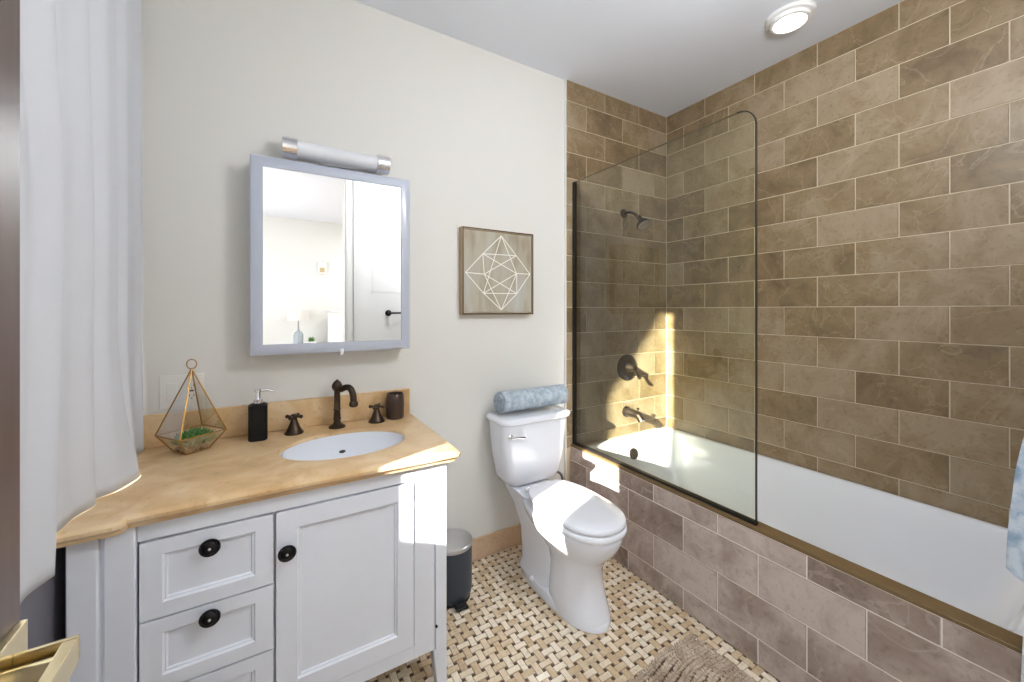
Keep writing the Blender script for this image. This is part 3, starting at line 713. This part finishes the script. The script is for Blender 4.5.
for s_ in 'T-UL UL-L T-UR UR-R L-LL LL-B B-LR LR-R UL-UR LL-LR UL-IL IR-LR L-IL IR-R UL-IR UR-IL IL-LR IR-LL T-LL T-IR IL-B B-IR'.split():
    a_, b_ = s_.split('-'); A, B = (Vector((cx0 + p[0] * (cx1 - cx0), CYc - 0.0007, cz0 + p[1] * (cz1 - cz0))) for p in (P[a_], P[b_]))
    d = (B - A).normalized(); n2 = Vector((-d.z, 0, d.x)) * 0.0021; y1 = Vector((0, 0.0012, 0))
    m.add([A + n2, B + n2, B - n2, A - n2, A + n2 + y1, B + n2 + y1, B - n2 + y1, A - n2 + y1], [(0,1,2,3),(0,4,5,1),(1,5,6,2),(2,6,7,3),(3,7,4,0)])
obj('line_drawing', m, M['line_white'], can)

# ------------------------------------------------------------ toilet
TX = 1.129
to = thing('toilet', (TX, 1.45, 0), 'white two-piece toilet with closed lid between vanity and tub', 'toilet')
def egg(yf, yb, wd, z, n=56, p=2.25, pb=2.6, frac=0.52):
    """plan section: rounded front, squarer back; widest at frac from the front"""
    ym = yf + (yb - yf) * frac; out = []
    for k in range(n):
        a = 2 * PI * k / n; c, s_ = math.cos(a), math.sin(a)
        if s_ < 0: x = abs(c) ** (2 / p); y = -abs(s_) ** (2 / p) * (ym - yf)
        else: x = abs(c) ** (2 / pb); y = abs(s_) ** (2 / pb) * (yb - ym)
        out.append((TX + math.copysign(x * wd, c), ym + y, z))
    return out
bo = MB()
secs = [(1.170, 1.47, .102, .004), (1.173, 1.47, .102, .03), (1.192, 1.47, .100, .07), (1.204, 1.47, .091, .12), (1.210, 1.47, .086, .17), (1.206, 1.49, .088, .225), (1.180, 1.55, .104, .265),
        (1.145, 1.62, .122, .30), (1.122, 1.655, .136, .335), (1.112, 1.665, .143, .360), (1.110, 1.67, .145, .376), (1.117, 1.665, .140, .386)]
bo.loft([egg(a, b_, c, z, pb=2.5) for a, b_, c, z in secs])
bowl = obj('bowl', bo, M['porcelain'], to, angle=60)
# low foot, narrow rear pedestal and deck under the tank
m = MB()
def rr2(x0, x1, y0, y1, r, z): return rrect(x0, x1, y0, y1, r, z, 6)
m.loft([egg(1.166, 1.70, .106, 0, pb=3.0), egg(1.167, 1.70, .105, .022, pb=3.0), egg(1.19, 1.695, .100, .034, pb=3.0), egg(1.24, 1.68, .07, .036, pb=3)])
m.loft([rr2(TX - .098, TX + .098, 1.44, 1.69, .05, 0.03), rr2(TX - .074, TX + .074, 1.42, 1.70, .05, 0.07), rr2(TX - .066, TX + .066, 1.42, 1.73, .05, .2), rr2(TX - .078, TX + .078, 1.44, 1.78, .05, .3), rr2(TX - .098, TX + .098, 1.52, 1.815, .05, .36), rr2(TX - .108, TX + .108, 1.54, 1.825, .05, .392), rr2(TX - .102, TX + .102, 1.545, 1.82, .05, .398)])
obj('pedestal', m, M['porcelain'], to, angle=60)
for s_ in (-1, 1):
    m = MB(); m.lathe([(0.014, 0), (0.014, 0.006), (0.008, 0.014), (0.001, 0.016)], (TX + s_ * 0.098, 1.54, 0.03), (s_, 0, 0.35), 16)
    obj('bolt_cap', m, M['porcelain'], to)
def slab(z0, z1, yf, yb, wd, e=0.006):
    m = MB(); m.loft([egg(yf + e, yb - e, wd - e, z0, pb=3.0, p=2.35, frac=.44), egg(yf + .001, yb - .001, wd - .001, z0 + e * .6, pb=3.0, p=2.35, frac=.44), egg(yf, yb, wd, (z0 + z1) / 2, pb=3.0, p=2.35, frac=.44), egg(yf + .002, yb - .002, wd - .002, z1 - e * .5, pb=3.0, p=2.35, frac=.44), egg(yf + e * 1.2, yb - e * 1.2, wd - e * 1.2, z1, pb=3.0, p=2.35, frac=.44), egg(yf + .06, yb - .06, wd - .06, z1 + .003, pb=3.0, p=2.35, frac=.44)]); return m
obj('seat', slab(.3875, .415, 1.102, 1.575, .150), M['porcelain'], to, angle=60)
obj('lid', slab(.4165, .442, 1.104, 1.600, .148), M['porcelain'], to, angle=60)
for s_ in (-1, 1):
    m = MB(); m.tube([(TX + s_ * .075 - .02, 1.605, .418), (TX + s_ * .075 + .02, 1.605, .418)], .011, 14)
    obj('hinge', m, M['porcelain'], to)
m = MB()
tk = [(.085, 1.700, 1.805, .398), (.125, 1.682, 1.820, .403), (.150, 1.668, 1.828, .418), (.164, 1.660, 1.832, .445), (.182, 1.650, 1.836, .54), (.194, 1.644, 1.838, .65), (.199, 1.642, 1.838, .722)]
KX = TX + .012
m.loft([rr2(KX - a, KX + a, b_, c, .045, z) for a, b_, c, z in tk])
tank = obj('tank', m, M['porcelain'], to, angle=60)
m = MB(); m.loft([rr2(KX - a, KX + a, b_, c, .05, z) for a, b_, c, z in [(.203, 1.636, 1.840, .7225), (.213, 1.626, 1.842, .729), (.215, 1.624, 1.843, .742), (.212, 1.627, 1.842, .752), (.200, 1.640, 1.838, .757)]])
obj('tank_lid', m, M['porcelain'], to, angle=60)
m = MB(); m.lathe([(.012, 0), (.012, .006), (.006, .010), (.006, .02)], (TX - .155, 1.646, .672), (0, -1, 0), 18)
m.tube([(TX - .158, 1.626, .672), (TX - .12, 1.622, .670), (TX - .085, 1.622, .664)], [.007, .006, .0075])
obj('flush_lever', m, M['chrome'], tank)
sp_ = thing('supply_hose', (1.40, D, 0.18), 'braided water supply hose with valve behind the toilet beside the apron', 'hose')
obj('hose', MB().tube(smooth_path([(1.40, 1.79, .20), (1.405, 1.785, .30), (1.385, 1.78, .36), (1.32, 1.77, .395), (1.28, 1.76, .402)]), .007), M['hose'], sp_)
m = MB(); m.lathe([(.022, 0), (.022, .004), (.008, .008), (.008, .055)], (1.40, D - .010, .185), (0, -1, 0), 20); m.lathe([(.012, -.015), (.012, .02), (.008, .025)], (1.40, 1.79, .185), n=16)
obj('valve', m, M['chrome'], sp_)

# rolled towel on the tank
m = MB(); n = 90; RZ = 0.757 + 0.0625
def spiral(x, jit):
    o_, i_ = [], []
    for k in range(n + 1):
        a = 2 * PI * 3.6 * k / n; r_ = 0.008 + 0.049 * k / n
        wv = 1 + 0.02 * math.sin(a * 3 + jit)
        o_.append((x + 0.005 * math.sin(k * .4 + jit), 1.735 + r_ * math.cos(a) * wv, RZ + r_ * math.sin(a) * .98)); 
    return o_
rings = [spiral(0.965 + 0.395 * k / 14, k * .5) for k in range(15)]
m.loft(rings, False, False, closed=False)
rt = tag(obj('rolled_towel', m, M['towel_roll'], solid=0.0105, angle=80), 'pale blue rolled towel lying on the toilet tank lid', 'towel')

# ------------------------------------------------------------ pedal bin
bx, by = 0.685, 1.668
pb = thing('pedal_bin', (bx, by, 0), 'small dark grey pedal bin with steel lid beside the vanity', 'bin')
obj('body', MB().lathe([(.078, .012), (.086, .03), (.088, .06), (.088, .235), (.001, .235)], (bx, by, 0), n=44), M['slate'], pb)
obj('base_ring', MB().lathe([(.074, 0), (.080, .002), (.080, .014), (.076, .016)], (bx, by, 0), n=40), M['rubber'], pb)
obj('lid', MB().lathe([(.089, .234), (.091, .238), (.091, .248), (.088, .254), (.05, .263), (.001, .266)], (bx, by, 0), n=44), M['steel'], pb)
m = MB(); m.box((bx - .028, by - .118, .010), (bx + .028, by - .07, .018)); m.box((bx - .022, by - .112, .018), (bx + .022, by - .085, .024))
obj('pedal', m, M['rubber'], pb, bevel=.003)

# ------------------------------------------------------------ bath mat
rg_ = MB(); RX0, RX1, RY0, RY1 = 0.985, 1.405, 0.28, 0.985
NXr, NYr = 40, 64; rings = []
rows = int((RY1 - RY0) / 0.030)
for i in range(rows):
    yy = RY0 + (i + .5) * 0.030
    for j in range(int((RX1 - RX0) / 0.009)):
        xx = RX0 + (j + .5) * 0.009
        wob = 0.007 * math.sin(xx * 24 + i * .45)
        for k in (-1, 1):
            lean = Vector((random.uniform(-.15, .15) + .25, k * .32 + random.uniform(-.15, .15), 1)).normalized()
            h = random.uniform(.017, .024); p = Vector((xx + random.uniform(-.0015, .0015), yy + wob + k * .003, .005))
            rg_.tube([p, p + lean * h * .55, p + lean * h + Vector((0, k * .004, -.004))], [.0048, .0054, .0026], 6)
q_ = Matrix.Rotation(math.radians(3), 3, 'Z').to_quaternion(); rg_.rot(0, q_, (1.2, .98, 0))
br = MB(); br.box((RX0 + .006, RY0 + .006, .001), (RX1 - .006, RY1 - .014, .006)); br.rot(0, q_, (1.2, .98, 0))
mt = thing('bath_mat', (1.2, .65, 0), 'shaggy ribbed brown bath mat on the mosaic floor beside the tub', 'bath mat')
pile = obj('pile', rg_, M['mat_pile'], mt); pile['kind'] = 'stuff'
obj('backing', br, cloth('mat_backing', srgb(112, 94, 78), 0.0), mt)

# ------------------------------------------------------------ towels at the right
tw = thing('towel_hook', (1.52, 0.12, 1.16), 'dark bronze hook on the near tub wall holding the towels', 'hook')
m = MB(); m.lathe([(.02, 0), (.018, .005), (.007, .008)], (1.52, .12, 1.16), (-1, 0, 0), 18); m.tube(smooth_path([(1.515, .12, 1.16), (1.48, .12, 1.155), (1.455, .12, 1.165), (1.45, .12, 1.185)]), .005)
obj('hook', m, M['bronze'], tw)
def hung(name, zt, zb, w0, w1, xc, yc, mt_, label, th=.026, ph=0):
    m = MB(); rings = []
    for k in range(26):
        t = k / 25; z = zt + (zb - zt) * t; hw = w0 + (w1 - w0) * (1 - (1 - t) ** 2.0)
        ring = []
        for j in range(28):
            a = 2 * PI * j / 28
            r_ = 1 + .16 * math.sin(5 * a + ph + t * 1.2) * min(1, t * 2)
            ring.append((xc + th * (0.5 + t) * math.sin(a) * r_, yc + hw * math.cos(a) * r_, z + (.012 * math.sin(3 * a + ph) if k == 25 else 0)))
        rings.append(ring)
    m.loft(rings); return tag(obj(name, m, mt_, angle=80), label, 'towel')
hung('hand_towel', 1.165, .695, .022, .066, 1.440, .122, M['towel_blue'], 'pale blue mottled towel hanging at the near end of the tub')
hung('bath_towel', 1.150, .10, .012, .058, 1.490, .122, M['towel_white'], 'long white towel hanging beneath the blue one at the tub end', th=.006, ph=1.3)

# ------------------------------------------------------------ curtain
m = MB(); NC, NR = 120, 60; CY0, CY1 = 0.990, 1.830
def cpos(u, t):
    """u along the rail (0 near camera), t from top to hem"""
    y = CY0 + (CY1 - CY0) * u
    fold = math.sin(u * 2 * PI * 5.3 + .6) * .5 + math.sin(u * 2 * PI * 9.1 + 2.0) * .28 + math.sin(u * 2 * PI * 2.1) * .3
    amp = (.017 + .010 * t) * (1 - .75 * u ** 3) * min(1, .25 + u * 5)
    x = XL + .046 - .014 * u ** 3 - .026 * t * t * max(0, 1 - 1.3 * u) + fold * amp * (1 - .5 * t * t * (1 - u))
    y += .012 * math.sin(u * 2 * PI * 4.2 + t * 3) * t
    ztop = 2.455
    over = min(1, max(0, (y - 1.195) / .02))
    zb = .742 * (1 - over) + (ZC + .0012) * over + (1 - over) * (-.02 * (1 - u * 5 if u < .2 else 0))
    z = ztop + (zb - ztop) * t
    y -= .26 * max(0, z - 1.55) * (1 - u) ** 2
    # hem pushed out over the stone top
    s_ = max(0, (t - .72) / .28)
    bump_ = math.exp(-((y - 1.53) / .10) ** 2)
    x += over * s_ * s_ * (.006 + .042 * bump_)
    x = max(x, XL + .012)
    return (x, y, z)
vs = [cpos(i / NC, j / NR) for j in range(NR + 1) for i in range(NC + 1)]
fc = [(j * (NC + 1) + i, j * (NC + 1) + i + 1, (j + 1) * (NC + 1) + i + 1, (j + 1) * (NC + 1) + i) for j in range(NR) for i in range(NC)]
m.add(vs, fc)
tag(obj('curtain', m, M['curtain'], angle=180, solid=.0015), 'white fabric window curtain with its hem resting on the countertop', 'curtain')
cr = thing('curtain_rod', (XL, 1.3, 2.47), 'slim dark rod above the window carrying the white curtain', 'curtain rod')
obj('rod', MB().tube([(XL + .045, .70, 2.47), (XL + .045, 1.843, 2.47)], .008, 14), M['blackmetal'], cr)
for yy in (.74, 1.80): obj('bracket', MB().tube([(XL + .001, yy, 2.47), (XL + .045, yy, 2.47)], .006), M['blackmetal'], cr)

# ------------------------------------------------------------ dark wooden door with brass lever
DX = -0.186
dl = MB(); dl.box((DX - .042, YF + .005, .01), (DX, .505, 2.05))
door1 = struct('door_1', dl, M['wood'], bevel=.0015)
hx = thing('door_lever', (DX, .46, 1.0), '', '')
bpy.data.objects.remove(hx)
HZ, HY = 0.998, 0.472
hs = MB(); hs.box((DX, HY - .028, HZ - .026), (DX + .006, HY + .028, HZ + .026))
hdl = obj('door_handle', hs, M['brass'], door1, bevel=.0008)
obj('handle_stem', MB().tube([(DX + .006, HY - .008, HZ - .002), (DX + .034, HY - .008, HZ - .002)], .0095, 24), M['brass'], hdl)
hb = MB(); hb.box((DX + .034, HY - .125, HZ - .011), (DX + .043, HY + .004, HZ + .011)); hb.box((DX + .006, HY + .0045, HZ - .009), (DX + .043, HY + .0085, HZ + .011))
obj('handle_blade', hb, M['brass'], hdl, bevel=.0006)

# ------------------------------------------------------------ bedroom things seen in the mirror
dz = .775
dr_ = thing('dresser', (.55, -3.0, 0), 'white dresser against the bedroom wall, seen in the mirror', 'dresser')
obj('body', MB().box((.0, -3.22, .06), (1.1, -2.80, dz - .02)), M['dresser'], dr_, bevel=.003)
obj('top', MB().box((-.015, -3.225, dz - .02), (1.115, -2.785, dz)), M['dresser'], dr_, bevel=.003)
for k in range(3):
    for s_ in (0, 1):
        x0 = .015 + s_ * .54; z0 = .08 + k * .225
        dw = obj('drawer', MB().box((x0, -2.80, z0), (x0 + .53, -2.785, z0 + .215)), M['dresser'], dr_, bevel=.002)
        obj('knob', MB().lathe([(.006, 0), (.014, .012), (.012, .02), (.001, .022)], (x0 + .265, -2.785, z0 + .11), (0, 1, 0), 16), M['blackmetal'], dw)
for xx in (.03, 1.03):
    for yy in (-3.18, -2.87): obj('leg', MB().box((xx, yy, 0), (xx + .04, yy + .04, .06)), M['dresser'], dr_)
ll = thing('table_lamp', (.29, -3.0, dz), 'table lamp with pale drum shade on the bedroom dresser', 'lamp')
obj('lamp_base', MB().lathe([(.05, 0), (.062, .01), (.064, .15), (.05, .19), (.02, .21), (.012, .24), (.008, .37)], (.29, -3.0, dz), n=28), mat('lamp_glass', srgb(150, 158, 162), .2), ll)
obj('lamp_shade', MB().lathe([(.145, .36), (.135, .51), (.13, .51), (.14, .36)], (.29, -3.0, dz), n=36, cap0=False, cap1=False), M['shade'], ll)
pp = thing('potted_plant', (.46, -2.95, dz), 'small green plant in white pot on the bedroom dresser', 'plant')
obj('pot', MB().lathe([(.035, 0), (.05, .055), (.045, .055), (.03, .01)], (.46, -2.95, dz), n=24), M['plate'], pp)
m = MB()
for k in range(40):
    a = random.random() * 2 * PI; e_ = random.uniform(.2, 1.4); L_ = random.uniform(.04, .085)
    d = Vector((math.cos(a) * math.cos(e_), math.sin(a) * math.cos(e_), math.sin(e_))); p = Vector((.46, -2.95, dz + .05))
    m.tube([p, p + d * L_ * .5, p + d * L_], [.004, .010, .001], 6)
obj('foliage', m, M['leaf'], pp)
pf = thing('photo_frame', (.80, -3.1, dz), 'large pale leaning frame on the bedroom dresser', 'frame')
m = MB(); x0, x1, z0, z1, y = .69, .92, dz, 1.27, -3.12
m.box((x0, y, z0), (x0 + .015, y + .02, z1)); m.box((x1 - .015, y, z0), (x1, y + .02, z1)); m.box((x0, y, z0), (x1, y + .02, z0 + .015)); m.box((x0, y, z1 - .015), (x1, y + .02, z1))
obj('frame', m, M['frosted'], pf); obj('print', MB().box((x0 + .015, y + .004, z0 + .015), (x1 - .015, y + .012, z1 - .015)), M['plate'], pf)
ws = tag(obj('wall_chime', MB().box((.56, -3.23, 1.84), (.68, -3.20, 2.02)), M['plate'], bevel=.004), 'small white wall unit with beige square on the bedroom wall', 'wall unit')
obj('cover', MB().box((.585, -3.205, 1.865), (.655, -3.195, 1.935)), M['beige'], ws, bevel=.002)

# added glowing globe, out of the frame, to fill the room with light
fl = thing('fill_globe', (1.2, .20, CEIL), 'added unseen glowing globe that fills the room with light', 'fill light')
obj('canopy', MB().lathe([(.05, 0), (.05, -.012), (.01, -.02)], (1.2, .20, CEIL), n=28), M['door_white'], fl)
obj('stem', MB().tube([(1.2, .20, CEIL - .015), (1.2, .20, CEIL - .315)], .005), M['blackmetal'], fl)
obj('globe', MB().sphere((1.2, .20, CEIL - .43), .12, 32), emit('lit_globe', (0.95, 0.97, 1, 1), 46), fl)
